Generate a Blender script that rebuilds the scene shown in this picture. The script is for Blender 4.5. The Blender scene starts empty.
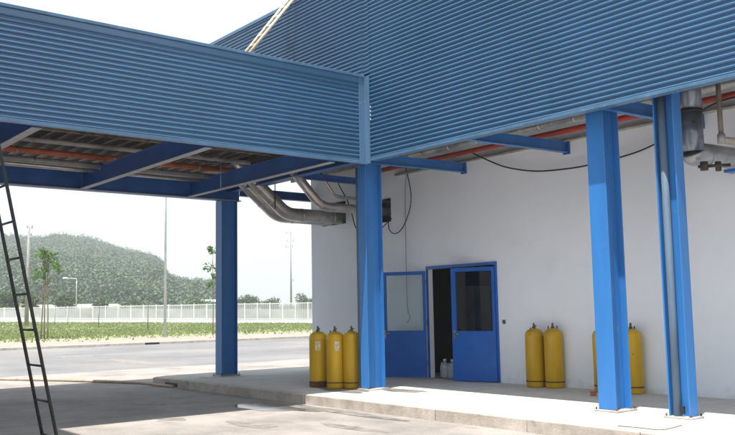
import bpy, bmesh, math, random
import numpy as np
from mathutils import Vector, Matrix
random.seed(7); rng = np.random.default_rng(7)
S = bpy.context.scene
COL = S.collection
# ------------------------------------------------------------------ camera
YAW, PITCH, ROLL, F_PX, EYE = -0.679842, 0.107944, -0.018159, 860.7, 1.6
cy_, sy_ = math.cos(YAW), math.sin(YAW)
R0 = Vector((-sy_, cy_, 0)); F0 = Vector((-cy_, -sy_, 0))          # camera right / forward on the ground, world axes = building axes
FW = F0*math.cos(PITCH) + Vector((0, 0, math.sin(PITCH)))
U0 = R0.cross(FW)
s_, c_ = math.sin(ROLL), math.cos(ROLL)
RT = R0*c_ + U0*s_; UP = -R0*s_ + U0*c_
cam_d = bpy.data.cameras.new('camera'); cam = bpy.data.objects.new('camera', cam_d); COL.objects.link(cam)
cam.matrix_world = Matrix(((RT.x, UP.x, -FW.x, 0), (RT.y, UP.y, -FW.y, 0), (RT.z, UP.z, -FW.z, EYE), (0, 0, 0, 1)))
cam_d.sensor_width = 36; cam_d.lens = 36*F_PX/735; cam_d.clip_start = .05; cam_d.clip_end = 6000
S.camera = cam
# ------------------------------------------------------------------ light
SUN = Vector((-.11, .26, -1)).normalized()                          # the way the light travels
elev = math.asin(-SUN.z); azim = math.atan2(-SUN.x, -SUN.y)
W = bpy.data.worlds.new('World'); S.world = W; W.use_nodes = True
nt = W.node_tree; nt.nodes.clear()
sky = nt.nodes.new('ShaderNodeTexSky'); sky.sky_type = 'NISHITA'; sky.sun_disc = False
sky.sun_elevation = elev; sky.sun_rotation = azim; sky.air_density = 1.0; sky.dust_density = 4.0; sky.ozone_density = 1.0
bg = nt.nodes.new('ShaderNodeBackground'); bg.inputs[1].default_value = .15
wo = nt.nodes.new('ShaderNodeOutputWorld')
# thin bright overcast veil in front of the blue: uneven, whiter towards the horizon
wtc = nt.nodes.new('ShaderNodeTexCoord'); wn = nt.nodes.new('ShaderNodeTexNoise'); wn.inputs['Scale'].default_value = 1.6; wn.inputs['Detail'].default_value = 6
wr = nt.nodes.new('ShaderNodeMapRange'); wr.inputs[1].default_value = .3; wr.inputs[2].default_value = .7; wr.inputs[3].default_value = .62; wr.inputs[4].default_value = .86
wm = nt.nodes.new('ShaderNodeMix'); wm.data_type = 'RGBA'; wm.inputs[7].default_value = (3.95, 4.3, 4.45, 1)
nt.links.new(wtc.outputs['Generated'], wn.inputs['Vector']); nt.links.new(wn.outputs[0], wr.inputs[0]); nt.links.new(wr.outputs[0], wm.inputs[0])
nt.links.new(sky.outputs[0], wm.inputs[6]); nt.links.new(wm.outputs[2], bg.inputs[0]); nt.links.new(bg.outputs[0], wo.inputs[0])
sd = bpy.data.lights.new('sun', 'SUN'); sd.energy = 4.35; sd.angle = math.radians(.53); sd.color = (1, .955, .89)
so = bpy.data.objects.new('sun', sd); COL.objects.link(so); so.rotation_euler = SUN.to_track_quat('-Z', 'Y').to_euler()
S.view_settings.view_transform = 'Standard'; S.view_settings.look = 'None'
S.view_settings.exposure = 1.0; S.view_settings.gamma = 1
S.view_settings.use_curve_mapping = False
S.render.engine = 'CYCLES'

# ------------------------------------------------------------------ materials
def mat(name, col, rough=.6, metal=0, noise=.15, nscale=3, bump=0, bscale=40, col2=None, spec=.5, streak=False, stain=None, co='Object', stain2=None):
    m = bpy.data.materials.new(name); m.use_nodes = True
    t = m.node_tree; N = t.nodes; L = t.links; b = N['Principled BSDF']
    b.inputs['Roughness'].default_value = rough; b.inputs['Metallic'].default_value = metal
    b.inputs['Specular IOR Level'].default_value = spec
    tc0 = N.new('ShaderNodeTexCoord'); oi = N.new('ShaderNodeObjectInfo'); ov = N.new('ShaderNodeMath'); ov.operation = 'MULTIPLY'; ov.inputs[1].default_value = 37.0
    L.new(oi.outputs['Random'], ov.inputs[0]); va = N.new('ShaderNodeVectorMath'); L.new(tc0.outputs[co], va.inputs[0]); L.new(ov.outputs[0], va.inputs[1])
    class T: outputs = {co: va.outputs[0]}
    tc = T; mp = N.new('ShaderNodeMapping'); L.new(tc.outputs[co], mp.inputs[0])
    if streak: mp.inputs['Scale'].default_value = (1, 1, .12)
    nz = N.new('ShaderNodeTexNoise'); nz.inputs['Scale'].default_value = nscale; nz.inputs['Detail'].default_value = 7; nz.inputs['Roughness'].default_value = .62
    L.new(mp.outputs[0], nz.inputs['Vector'])
    r = N.new('ShaderNodeValToRGB'); L.new(nz.outputs[0], r.inputs[0])
    c2 = col2 or tuple(c*(1-noise*2.2) for c in col); c1 = col if col2 else tuple(min(1, c*(1+noise)) for c in col)
    r.color_ramp.elements[0].position = .32; r.color_ramp.elements[0].color = (*c2, 1)
    r.color_ramp.elements[1].position = .66; r.color_ramp.elements[1].color = (*c1, 1)
    out = r.outputs[0]
    if stain:                                                       # (colour, scale, threshold)
        n2 = N.new('ShaderNodeTexNoise'); n2.inputs['Scale'].default_value = stain[1]; n2.inputs['Detail'].default_value = 9; n2.inputs['Roughness'].default_value = .7
        L.new(tc.outputs[co], n2.inputs['Vector'])
        r2 = N.new('ShaderNodeValToRGB'); L.new(n2.outputs[0], r2.inputs[0])
        r2.color_ramp.elements[0].position = stain[2]; r2.color_ramp.elements[1].position = min(1, stain[2]+.1)
        mx = N.new('ShaderNodeMix'); mx.data_type = 'RGBA'
        L.new(r2.outputs[0], mx.inputs[0]); L.new(out, mx.inputs[6]); mx.inputs[7].default_value = (*stain[0], 1)
        out = mx.outputs[2]
    if stain2:                                                      # (colour, scale, threshold, vertical stretch)
        m4 = N.new('ShaderNodeMapping'); m4.inputs['Scale'].default_value = (1, 1, stain2[3]); L.new(tc.outputs[co], m4.inputs[0])
        n4 = N.new('ShaderNodeTexNoise'); n4.inputs['Scale'].default_value = stain2[1]; n4.inputs['Detail'].default_value = 8; n4.inputs['Roughness'].default_value = .65; L.new(m4.outputs[0], n4.inputs['Vector'])
        r4 = N.new('ShaderNodeValToRGB'); L.new(n4.outputs[0], r4.inputs[0]); r4.color_ramp.elements[0].position = stain2[2]; r4.color_ramp.elements[1].position = min(1, stain2[2]+.05)
        x4 = N.new('ShaderNodeMix'); x4.data_type = 'RGBA'; L.new(r4.outputs[0], x4.inputs[0]); L.new(out, x4.inputs[6]); x4.inputs[7].default_value = (*stain2[0], 1); out = x4.outputs[2]
    L.new(out, b.inputs['Base Color'])
    if bump:
        n3 = N.new('ShaderNodeTexNoise'); n3.inputs['Scale'].default_value = bscale; n3.inputs['Detail'].default_value = 5
        L.new(tc.outputs[co], n3.inputs['Vector'])
        bp = N.new('ShaderNodeBump'); bp.inputs['Strength'].default_value = bump; bp.inputs['Distance'].default_value = .01
        L.new(n3.outputs[0], bp.inputs['Height']); L.new(bp.outputs[0], b.inputs['Normal'])
    # uneven gloss
    mr = N.new('ShaderNodeMapRange'); L.new(nz.outputs[0], mr.inputs[0])
    mr.inputs[3].default_value = rough-.01 if spec >= 1 else max(0, rough-.08); mr.inputs[4].default_value = rough+.02 if spec >= 1 else min(1, rough+.12); L.new(mr.outputs[0], b.inputs['Roughness'])
    return m
M = dict(
 sheet=mat('corrugated_blue', (.042, .135, .262), .31, .0, .05, .8, spec=1.0),
 trim=mat('flashing_blue', (.075, .165, .28), .38, .0, .1, 3, spec=.6, streak=True, stain=((.17, .25, .32), 5, .6)),
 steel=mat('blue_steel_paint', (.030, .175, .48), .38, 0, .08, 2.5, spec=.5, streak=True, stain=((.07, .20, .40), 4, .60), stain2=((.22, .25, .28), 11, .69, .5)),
 shaded_blue=mat('shaded_blue_steel', (.022, .12, .40), .42, 0, .1, 2, stain=((.1, .11, .14), 7, .66)),  # same blue steel paint, its colour darkened to carry the shade on the beams
 grey_edge=mat('flange_grey', (.36, .37, .39), .55, 0, .12, 6),
 pipe_grey=mat('downpipe_grey', (.085, .13, .19), .7, 0, .2, 5, streak=True, stain=((.5, .5, .5), 9, .66)),
 wall=mat('white_render', (.83, .865, .92), .85, 0, .02, .5, bump=.15, bscale=30, stain=((.79, .82, .87), 1.3, .60), stain2=((.70, .70, .69), 2.6, .67, .10)),
 conc=mat('platform_concrete', (.55, .535, .505), .85, 0, .06, 1.8, bump=.25, bscale=60, stain=((.42, .40, .37), 2.5, .58)),
 kerb=mat('kerb_concrete', (.50, .445, .39), .85, 0, .14, 3.2, bump=.5, bscale=50, stain=((.30, .265, .225), 4.0, .6)),
 door=mat('door_blue', (.012, .125, .50), .33, 0, .06, 2),
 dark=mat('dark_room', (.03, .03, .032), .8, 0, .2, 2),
 darkgrey=mat('dim_shelf', (.12, .12, .12), .8, 0, .2, 2),
 yellow=mat('cylinder_yellow', (.58, .345, .004), .42, 0, .12, 4, streak=True, stain=((.36, .21, .015), 5, .63), stain2=((.14, .06, .025), 16, .68, .45)),
 rust=mat('rusty_band', (.13, .055, .03), .8, 0, .4, 14, stain=((.35, .2, .02), 12, .6)),
 brass=mat('valve_brass', (.16, .11, .06), .5, .6, .2, 10),
 label=mat('paper_label', (.62, .56, .36), .7, 0, .2, 25, stain=((.3, .2, .06), 22, .55)),
 galv=mat('galvanised_duct', (.42, .44, .47), .32, .85, .25, 6, stain=((.2, .2, .22), 9, .6)),
 mottled=mat('mottled_steel', (.20, .23, .28), .3, .6, .2, 5, streak=True, stain=((.08, .09, .11), 8, .58)),
 valve_dark=mat('valve_dark', (.085, .055, .042), .6, .3, .3, 12),
 duct_silver=mat('duct_silver', (.40, .41, .42), .38, .55, .15, 5, bump=.2, bscale=14, stain=((.22, .22, .22), 7, .6)),
 riser=mat('weathered_pipe', (.19, .165, .145), .6, .3, .2, 8),
 insul=mat('pipe_cladding', (.56, .53, .50), .30, .65, .12, 5, bump=.08, bscale=14),
 lagging=mat('white_lagging', (.33, .33, .33), .45, .15, .1, 5, bump=.6, bscale=9, stain=((.4, .38, .36), 7, .6)),
 foil=mat('foil_lagging', (.6, .59, .56), .35, .6, .15, 5, bump=1.0, bscale=14),
 redpipe=mat('red_oxide_pipe', (.50, .055, .03), .5, 0, .15, 4),
 orange=mat('orange_pipe', (.50, .12, .04), .5, 0, .2, 4, stain=((.25, .1, .05), 9, .6)),
 cream=mat('beige_pipe', (.42, .40, .36), .5, 0, .2, 3),
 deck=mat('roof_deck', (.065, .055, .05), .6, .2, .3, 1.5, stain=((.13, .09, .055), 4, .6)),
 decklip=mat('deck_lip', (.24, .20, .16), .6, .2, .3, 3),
 black=mat('black_rubber', (.012, .012, .013), .5, 0, .2, 8),
 ladder=mat('ladder_black', (.022, .022, .026), .5, .3, .3, 12, stain=((.12, .05, .03), 20, .6)),
 bamboo=mat('raw_timber', (.62, .52, .40), .7, 0, .12, 14, stain=((.35, .26, .18), 20, .6)),
 hose=mat('hose_cream', (.45, .33, .25), .6, 0, .15, 6),
 white=mat('white_paint', (.78, .78, .77), .6, 0, .06, 3),
 pole=mat('galvanised_pole', (.50, .53, .56), .5, .1, .08, 3),
 cpole=mat('concrete_pole', (.27, .265, .255), .8, 0, .12, 2),
 bark=mat('bark', (.21, .17, .125), .9, 0, .25, 20),
 roofred=mat('red_roof', (.35, .15, .11), .8, 0, .15, 2),
 plastic=mat('milky_plastic', (.42, .48, .54), .35, 0, .08, 10),
 water=mat('wet_patch', (.10, .095, .085), .10, 0, .2, 4, spec=.8),
 stain=mat('oil_stain', (.23, .205, .185), .7, 0, .2, 5, stain=((.17, .155, .14), 8, .55)),
 damp=mat('damp_patch', (.20, .19, .175), .55, 0, .25, 5),
)
def leafmat(name, c1, c2, scale=.5, trans=.25):
    m = bpy.data.materials.new(name); m.use_nodes = True; t = m.node_tree; N = t.nodes; L = t.links; b = N['Principled BSDF']
    g = N.new('ShaderNodeNewGeometry'); tc = N.new('ShaderNodeTexCoord')
    nz = N.new('ShaderNodeTexNoise'); nz.inputs['Scale'].default_value = scale; nz.inputs['Detail'].default_value = 4; L.new(tc.outputs['Object'], nz.inputs['Vector'])
    ad = N.new('ShaderNodeMath'); ad.operation = 'MULTIPLY_ADD'; ad.inputs[1].default_value = .35; L.new(g.outputs['Random Per Island'], ad.inputs[0]); 
    sb = N.new('ShaderNodeMath'); sb.operation = 'SUBTRACT'; sb.inputs[1].default_value = .17; L.new(nz.outputs[0], sb.inputs[0]); L.new(sb.outputs[0], ad.inputs[2])
    r = N.new('ShaderNodeValToRGB'); L.new(ad.outputs[0], r.inputs[0])
    r.color_ramp.elements[0].position = .3; r.color_ramp.elements[0].color = (*c1, 1); r.color_ramp.elements[1].position = .72; r.color_ramp.elements[1].color = (*c2, 1)
    L.new(r.outputs[0], b.inputs['Base Color']); b.inputs['Roughness'].default_value = .6
    tr = N.new('ShaderNodeBsdfTranslucent'); L.new(r.outputs[0], tr.inputs[0]); mx = N.new('ShaderNodeMixShader'); mx.inputs[0].default_value = trans
    L.new(b.outputs[0], mx.inputs[1]); L.new(tr.outputs[0], mx.inputs[2]); L.new(mx.outputs[0], N['Material Output'].inputs[0])
    return m
M['woods'] = leafmat('woods_foliage', (.018, .055, .016), (.062, .125, .034), .012, .1)
M['leaf'] = leafmat('young_leaves', (.05, .12, .02), (.13, .24, .04), 1.2, .35)
M['shrub'] = leafmat('shrub_leaves', (.035, .075, .025), (.09, .15, .045), .8, .25)
M['grassblade'] = leafmat('grass_blades', (.14, .19, .06), (.28, .32, .13), .3, .3)
def glassmat(name, tint, gloss):
    m = bpy.data.materials.new(name); m.use_nodes = True; t = m.node_tree; N = t.nodes; L = t.links; N.remove(N['Principled BSDF'])
    tr = N.new('ShaderNodeBsdfTransparent'); tr.inputs[0].default_value = (*tint, 1)
    gl = N.new('ShaderNodeBsdfGlossy'); gl.inputs['Roughness'].default_value = .03
    fr = N.new('ShaderNodeFresnel'); fr.inputs[0].default_value = 1.5
    mx = N.new('ShaderNodeMixShader'); L.new(fr.outputs[0], mx.inputs[0]); L.new(tr.outputs[0], mx.inputs[1]); L.new(gl.outputs[0], mx.inputs[2]); L.new(mx.outputs[0], N['Material Output'].inputs[0])
    return m
M['glass'] = glassmat('window_glass', (.86, .9, .9), 1)

# splash dirt along the foot of the wall: a mark with its own place on the wall
def wall_dirt(m):
    t = m.node_tree; N = t.nodes; L = t.links; b = N['Principled BSDF']; src = b.inputs['Base Color'].links[0].from_socket
    tc = N.new('ShaderNodeTexCoord'); sx = N.new('ShaderNodeSeparateXYZ'); L.new(tc.outputs['Object'], sx.inputs[0])
    n = N.new('ShaderNodeTexNoise'); n.inputs['Scale'].default_value = 3.5; n.inputs['Detail'].default_value = 9; n.inputs['Roughness'].default_value = .7; L.new(tc.outputs['Object'], n.inputs['Vector'])
    a = N.new('ShaderNodeMapRange'); a.inputs[1].default_value = .168; a.inputs[2].default_value = .6; a.inputs[3].default_value = .26; a.inputs[4].default_value = -.12; L.new(sx.outputs[2], a.inputs[0])
    ad = N.new('ShaderNodeMath'); L.new(n.outputs[0], ad.inputs[0]); L.new(a.outputs[0], ad.inputs[1])
    r = N.new('ShaderNodeMapRange'); r.inputs[1].default_value = .64; r.inputs[2].default_value = .9; r.inputs[4].default_value = .6; L.new(ad.outputs[0], r.inputs[0])
    x = N.new('ShaderNodeMix'); x.data_type = 'RGBA'; L.new(r.outputs[0], x.inputs[0]); L.new(src, x.inputs[6]); x.inputs[7].default_value = (.55, .52, .48, 1); L.new(x.outputs[2], b.inputs['Base Color'])
wall_dirt(M['wall'])
def ground_material(name, kind):
    m = bpy.data.materials.new(name); m.use_nodes = True; t = m.node_tree; N = t.nodes; L = t.links; b = N['Principled BSDF']
    tc = N.new('ShaderNodeTexCoord')
    def noise(sc, det=8, ro=.6, scale=(1, 1, 1)):
        mp = N.new('ShaderNodeMapping'); mp.inputs['Scale'].default_value = scale; L.new(tc.outputs['Object'], mp.inputs[0])
        n = N.new('ShaderNodeTexNoise'); n.inputs['Scale'].default_value = sc; n.inputs['Detail'].default_value = det; n.inputs['Roughness'].default_value = ro; L.new(mp.outputs[0], n.inputs['Vector']); return n.outputs[0]
    def ramp(src, p0, c0, p1, c1):
        r = N.new('ShaderNodeValToRGB'); L.new(src, r.inputs[0]); e = r.color_ramp.elements
        e[0].position = p0; e[0].color = (*c0, 1); e[1].position = p1; e[1].color = (*c1, 1); return r.outputs[0]
    def mix(f, a, c):
        x = N.new('ShaderNodeMix'); x.data_type = 'RGBA'; L.new(f, x.inputs[0]); L.new(a, x.inputs[6]); L.new(c, x.inputs[7]); return x.outputs[2]
    if kind == 'yard':
        base = ramp(noise(.7, 12, .7), .38, (.165, .152, .143), .62, (.315, .285, .26))
        tracks = ramp(noise(1.1, 8, .65, (1, .15, 1)), .5, (0, 0, 0), .72, (.55, .55, .55))
        c = mix(tracks, base, ramp(noise(3), .3, (.17, .16, .15), .7, (.25, .23, .21)))
        st = ramp(noise(1.6, 10, .75), .56, (0, 0, 0), .66, (.75, .75, .75)); c = mix(st, c, ramp(noise(6), .3, (.13, .12, .11), .7, (.22, .20, .185)))
        gr = ramp(noise(45, 3, .5), .35, (.0, .0, .0), .75, (.3, .3, .3)); c = mix(gr, c, ramp(noise(4), .3, (.48, .44, .40), .7, (.5, .46, .42)))
        b.inputs['Roughness'].default_value = .8
    else:                                                            # road
        base = ramp(noise(.25), .36, (.13, .13, .134), .64, (.20, .197, .197))
        tr = ramp(noise(.5, 6, .6, (.9, .05, 1)), .48, (0, 0, 0), .66, (.6, .6, .6)); c = mix(tr, base, ramp(noise(2), .3, (.11, .11, .112), .7, (.17, .165, .165)))
        du = ramp(noise(.12, 6), .52, (0, 0, 0), .7, (.5, .5, .5)); c = mix(du, c, ramp(noise(3), .3, (.21, .195, .18), .7, (.26, .24, .22)))
        b.inputs['Roughness'].default_value = .85
    L.new(c, b.inputs['Base Color'])
    bp = N.new('ShaderNodeBump'); bp.inputs['Strength'].default_value = .35; bp.inputs['Distance'].default_value = .008
    L.new(noise(70, 3), bp.inputs['Height']); L.new(bp.outputs[0], b.inputs['Normal'])
    return m
M['yard'] = ground_material('yard_surface', 'yard'); M['road'] = ground_material('road_surface', 'road')
def terrain_material():
    m = bpy.data.materials.new('verge_and_grass'); m.use_nodes = True; t = m.node_tree; N = t.nodes; L = t.links; b = N['Principled BSDF']
    tc = N.new('ShaderNodeTexCoord'); sx = N.new('ShaderNodeSeparateXYZ'); L.new(tc.outputs['Object'], sx.inputs[0])
    n1 = N.new('ShaderNodeTexNoise'); n1.inputs['Scale'].default_value = .35; n1.inputs['Detail'].default_value = 9; n1.inputs['Roughness'].default_value = .68; L.new(tc.outputs['Object'], n1.inputs['Vector'])
    # distance behind the kerb plus noise -> grass amount
    a = N.new('ShaderNodeMath'); a.operation = 'MULTIPLY_ADD'; L.new(sx.outputs[0], a.inputs[0]); a.inputs[1].default_value = -1/14; a.inputs[2].default_value = -52/14
    ad = N.new('ShaderNodeMath'); ad.operation = 'MULTIPLY_ADD'; L.new(n1.outputs[0], ad.inputs[0]); ad.inputs[1].default_value = 2.4; L.new(a.outputs[0], ad.inputs[2])
    r = N.new('ShaderNodeValToRGB'); L.new(ad.outputs[0], r.inputs[0]); r.color_ramp.elements[0].position = 1.0; r.color_ramp.elements[1].position = 1.0
    r.color_ramp.elements[0].position = .0; r.color_ramp.elements[1].position = 1
    sb = N.new('ShaderNodeMath'); sb.operation = 'SUBTRACT'; L.new(ad.outputs[0], sb.inputs[0]); sb.inputs[1].default_value = 1.25
    mr = N.new('ShaderNodeMapRange'); L.new(sb.outputs[0], mr.inputs[0]); mr.inputs[1].default_value = -.1; mr.inputs[2].default_value = .45
    n2 = N.new('ShaderNodeTexNoise'); n2.inputs['Scale'].default_value = 1.6; n2.inputs['Detail'].default_value = 8; L.new(tc.outputs['Object'], n2.inputs['Vector'])
    g = N.new('ShaderNodeValToRGB'); L.new(n2.outputs[0], g.inputs[0]); g.color_ramp.elements[0].position = .3; g.color_ramp.elements[0].color = (.16, .20, .08, 1); g.color_ramp.elements[1].position = .75; g.color_ramp.elements[1].color = (.235, .265, .12, 1)
    sd_ = N.new('ShaderNodeValToRGB'); L.new(n2.outputs[0], sd_.inputs[0]); sd_.color_ramp.elements[0].position = .3; sd_.color_ramp.elements[0].color = (.23, .18, .15, 1); sd_.color_ramp.elements[1].position = .7; sd_.color_ramp.elements[1].color = (.33, .275, .235, 1)
    mx = N.new('ShaderNodeMix'); mx.data_type = 'RGBA'; L.new(mr.outputs[0], mx.inputs[0]); L.new(sd_.outputs[0], mx.inputs[6]); L.new(g.outputs[0], mx.inputs[7]); L.new(mx.outputs[2], b.inputs['Base Color'])
    b.inputs['Roughness'].default_value = .95
    return m
M['verge'] = terrain_material()

# ------------------------------------------------------------------ builders
class MB:
    def __init__(s): s.v = []; s.f = []; s.sm = []
    def add(s, vs, fs, smooth=False):
        o = len(s.v); s.v += [tuple(v) for v in vs]; s.f += [tuple(i+o for i in f) for f in fs]; s.sm += [smooth]*len(fs); return s
    def box(s, x0, x1, y0, y1, z0, z1):
        return s.add([(x0, y0, z0), (x1, y0, z0), (x1, y1, z0), (x0, y1, z0), (x0, y0, z1), (x1, y0, z1), (x1, y1, z1), (x0, y1, z1)],
                     [(0, 3, 2, 1), (4, 5, 6, 7), (0, 1, 5, 4), (1, 2, 6, 5), (2, 3, 7, 6), (3, 0, 4, 7)])
    def tube(s, pts, r, n=12, caps=True):
        pts = [Vector(p) for p in pts]; rr = r if isinstance(r, (list, tuple)) else [r]*len(pts)
        vs = []; a = None
        for i, p in enumerate(pts):
            t = (pts[min(i+1, len(pts)-1)] - pts[max(i-1, 0)]).normalized()
            if a is None: a = t.orthogonal().normalized()
            a = (a - t*a.dot(t)).normalized(); b = t.cross(a)
            for k in range(n):
                w = 2*math.pi*k/n; vs.append(p + (a*math.cos(w)+b*math.sin(w))*rr[i])
        fs = [(i*n+k, i*n+(k+1) % n, (i+1)*n+(k+1) % n, (i+1)*n+k) for i in range(len(pts)-1) for k in range(n)]
        o = len(s.v); s.add(vs, fs, True)
        if caps:
            s.f += [tuple(o+k for k in reversed(range(n))), tuple(o+(len(pts)-1)*n+k for k in range(n))]; s.sm += [False, False]
        return s
    def lathe(s, prof, n=28, cx=0, cy=0):
        vs = [(cx+r*math.cos(2*math.pi*k/n), cy+r*math.sin(2*math.pi*k/n), z) for r, z in prof for k in range(n)]
        fs = [(i*n+k, i*n+(k+1) % n, (i+1)*n+(k+1) % n, (i+1)*n+k) for i in range(len(prof)-1) for k in range(n)]
        return s.add(vs, fs, True)
    def build(s, name, m, parent=None, bevel=0):
        me = bpy.data.meshes.new(name); me.from_pydata(s.v, [], s.f); me.polygons.foreach_set('use_smooth', s.sm)
        me.materials.append(M[m] if isinstance(m, str) else m); me.update()
        o = bpy.data.objects.new(name, me); COL.objects.link(o)
        if parent is not None: o.parent = parent; o.matrix_parent_inverse = Matrix.Identity(4); 
        if bevel:
            b = o.modifiers.new('bevel', 'BEVEL'); b.width = bevel; b.segments = 2; b.limit_method = 'ANGLE'
        return o
def tag(o, label=None, cat=None, group=None, kind=None):
    if label: o['label'] = label
    if cat: o['category'] = cat
    if group: o['group'] = group
    if kind: o['kind'] = kind
    return o
def empty(name, label, cat, loc=(0, 0, 0), rz=0, group=None):
    o = bpy.data.objects.new(name, None); COL.objects.link(o); o.location = loc; o.rotation_euler = (0, 0, rz); o.empty_display_size = .1
    return tag(o, label, cat, group)
def structure(name, mb, m, **k): return tag(mb.build(name, m, **k), kind='structure')
def rounded(pts, r, n=6):
    pts = [Vector(p) for p in pts]; out = [pts[0]]
    for i in range(1, len(pts)-1):
        a = (pts[i-1]-pts[i]); c = (pts[i+1]-pts[i]); d = min(r, a.length*.48, c.length*.48)
        p0 = pts[i]+a.normalized()*d; p1 = pts[i]+c.normalized()*d
        for k in range(n+1):
            t = k/n; out.append(p0*(1-t)**2 + pts[i]*2*t*(1-t) + p1*t*t)
    out.append(pts[-1]); return out
def camw(px, D, z=0.0):                                             # far setting: metres right of / ahead of the camera, from the bearing px at distance D
    l = (px-367.5)/860.7*D; return (R0.x*l+F0.x*D, R0.y*l+F0.y*D, z)
class Sheets:
    def __init__(s): s.l = []
    def build(s, name, m, parent=None): return [q.build(name, m, parent) for q in s.l]
def corrugated(origin, along, out, length, z0, z1, pitch=.0765, amp=.019, seg=14, step=.28, sheet=4.2, seed=1):
    """horizontally ribbed sheets: along = unit vector of the length, out = the outward normal"""
    r = random.Random(seed); sheets = Sheets(); along = Vector(along); out = Vector(out); origin = Vector(origin)
    nz = int(round((z1-z0)/pitch*seg)); u0 = 0
    dent = [(r.uniform(0, length), r.uniform(z0, z1), r.uniform(1.2, 2.4), r.uniform(-.003, .003)) for _ in range(int(length*1.2))]
    while u0 < length-1e-6:
        u1 = min(length, u0+sheet*r.uniform(.9, 1.1)); nu = max(1, int((u1-u0)/step)); off = r.uniform(0, .004); dz = r.uniform(-.004, .004); vs = []
        us = [u0+(u1-u0)*i/nu for i in range(nu+1)]; us[-1] += .02 if u1 < length else 0
        ph = r.uniform(0, 6)
        for i, u in enumerate(us):
            for j in range(nz+1):
                z = z0+(z1-z0)*j/nz; q = amp*math.tanh(1.3*math.cos(2*math.pi*(z-z0+dz)/pitch)+.1)/.88+off+.0015*math.sin(u*1.3+ph+z)
                for (a, b_, c, d) in dent:
                    e = (a-u)**2+(b_-z)**2
                    if e < c*c: q += d*(1-e/(c*c))**2
                p = origin+along*u+out*q; vs.append((p.x, p.y, z+.0012*math.sin(u*.9+ph)))
        fs = [(i*(nz+1)+j, (i+1)*(nz+1)+j, (i+1)*(nz+1)+j+1, i*(nz+1)+j+1) for i in range(nu) for j in range(nz)]
        sheets.l.append(MB().add(vs, fs, True)); u0 = u1
    return sheets
def leaves(mb_v, mb_f, c, rad, n, size, r=rng, squash=(1, 1, 1), tri=False):
    d = r.normal(size=(n, 3)); d /= np.linalg.norm(d, axis=1)[:, None]; p = np.array(c)+d*(r.random((n, 1))**.45)*rad*np.array(squash)
    a = r.normal(size=(n, 3)); a /= np.linalg.norm(a, axis=1)[:, None]; b = np.cross(a, r.normal(size=(n, 3))); b /= np.linalg.norm(b, axis=1)[:, None]
    s = size*(.6+.8*r.random((n, 1)))
    if tri: q = np.stack([p-a*s*.6, p+a*s*.4+b*s*.55, p+a*s*.4-b*s*.55], 1)
    else: q = np.stack([p-a*s*.7, p+b*s*.32, p+a*s*.7, p-b*s*.32], 1)
    mb_v.append(q.reshape(-1, 3)); mb_f.append(q.shape[1])
def poly_mesh(name, vlist, k, m, parent=None):
    v = np.concatenate(vlist).astype(np.float32); n = len(v)//k; me = bpy.data.meshes.new(name)
    me.vertices.add(len(v)); me.vertices.foreach_set('co', v.ravel()); me.loops.add(n*k); me.loops.foreach_set('vertex_index', np.arange(n*k, dtype=np.int32))
    me.polygons.add(n); me.polygons.foreach_set('loop_start', np.arange(0, n*k, k, dtype=np.int32)); me.polygons.foreach_set('loop_total', np.full(n, k, dtype=np.int32))
    me.update(calc_edges=True); me.materials.append(M[m]); o = bpy.data.objects.new(name, me); COL.objects.link(o)
    if parent is not None: o.parent = parent
    return o

# ================================================================== GROUND
PZ = .168
def sheet(x0, x1, y0, y1, z): return MB().add([(x0, y0, z), (x1, y0, z), (x1, y1, z), (x0, y1, z)], [(0, 1, 2, 3)])
structure('ground', MB().add([(-3000, -3000, -.35), (3000, -3000, -.35), (3000, 3000, -.35), (-3000, 3000, -.35)], [(0, 1, 2, 3)]), 'verge')
structure('yard', sheet(-24.5, 30, -30, 60, 0), 'yard')
structure('road', sheet(-44.0, -24.5, -120, 220, -.0005), 'road')
kb = MB()
for i in range(200):
    y = -60+i*1.2; kb.box(-44.22, -44.0, y, y+1.185, -.1, .12)
structure('road_kerb', kb, 'kerb')
# verge, grass field and rise towards the fence, out to the woods
def ground_h(x, y):
    D = x*F0.x+y*F0.y; l = x*R0.x+y*R0.y
    t = min(1, max(0, (D-60)/50)); t = t*t*(3-2*t); a = min(1, max(0, (-l+4)/48))
    back = -44.22-x; e = min(1, max(0, back/2))
    return .10 + e*.02 + t*a*.95 - .02*math.sin(x*.3)*e*math.sin(y*.23) - .12*t*(1-a)
vs = []; fs = []
xs = [-44.21-.02*k**2.05 for k in range(0, 110)]; ys = [-160+4*k for k in range(150)]
for x in xs:
    for y in ys: vs.append((x, y, ground_h(x, y)))
for i in range(len(xs)-1):
    for j in range(len(ys)-1): a = i*len(ys)+j; fs.append((a, a+1, a+len(ys)+1, a+len(ys)))
structure('grass_field', MB().add(vs, fs, True), 'verge')
# grass blades: nobody could count them
gv = []
n = 36000; D = 50+60*rng.random(n)**1.1; px = -20+345*rng.random(n); l = (px-367.5)/860.7*D
X_ = R0.x*l+F0.x*D; Y_ = R0.y*l+F0.y*D
ok = X_ < -61+5*rng.normal(size=n); X_, Y_ = X_[ok], Y_[ok]
Z_ = np.array([ground_h(a, b) for a, b in zip(X_, Y_)]); h = .05+.10*rng.random(len(X_)); an = rng.random(len(X_))*6.28; w = .05+.06*rng.random(len(X_))
q = np.stack([np.stack([X_-np.cos(an)*w, Y_-np.sin(an)*w, Z_-.01], 1), np.stack([X_+np.cos(an)*w, Y_+np.sin(an)*w, Z_-.01], 1), np.stack([X_+.05*np.sin(an), Y_+.05*np.cos(an), Z_+h], 1)], 1)
tag(poly_mesh('grass', [q.reshape(-1, 3)], 3, 'grassblade'), kind='stuff')
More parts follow.
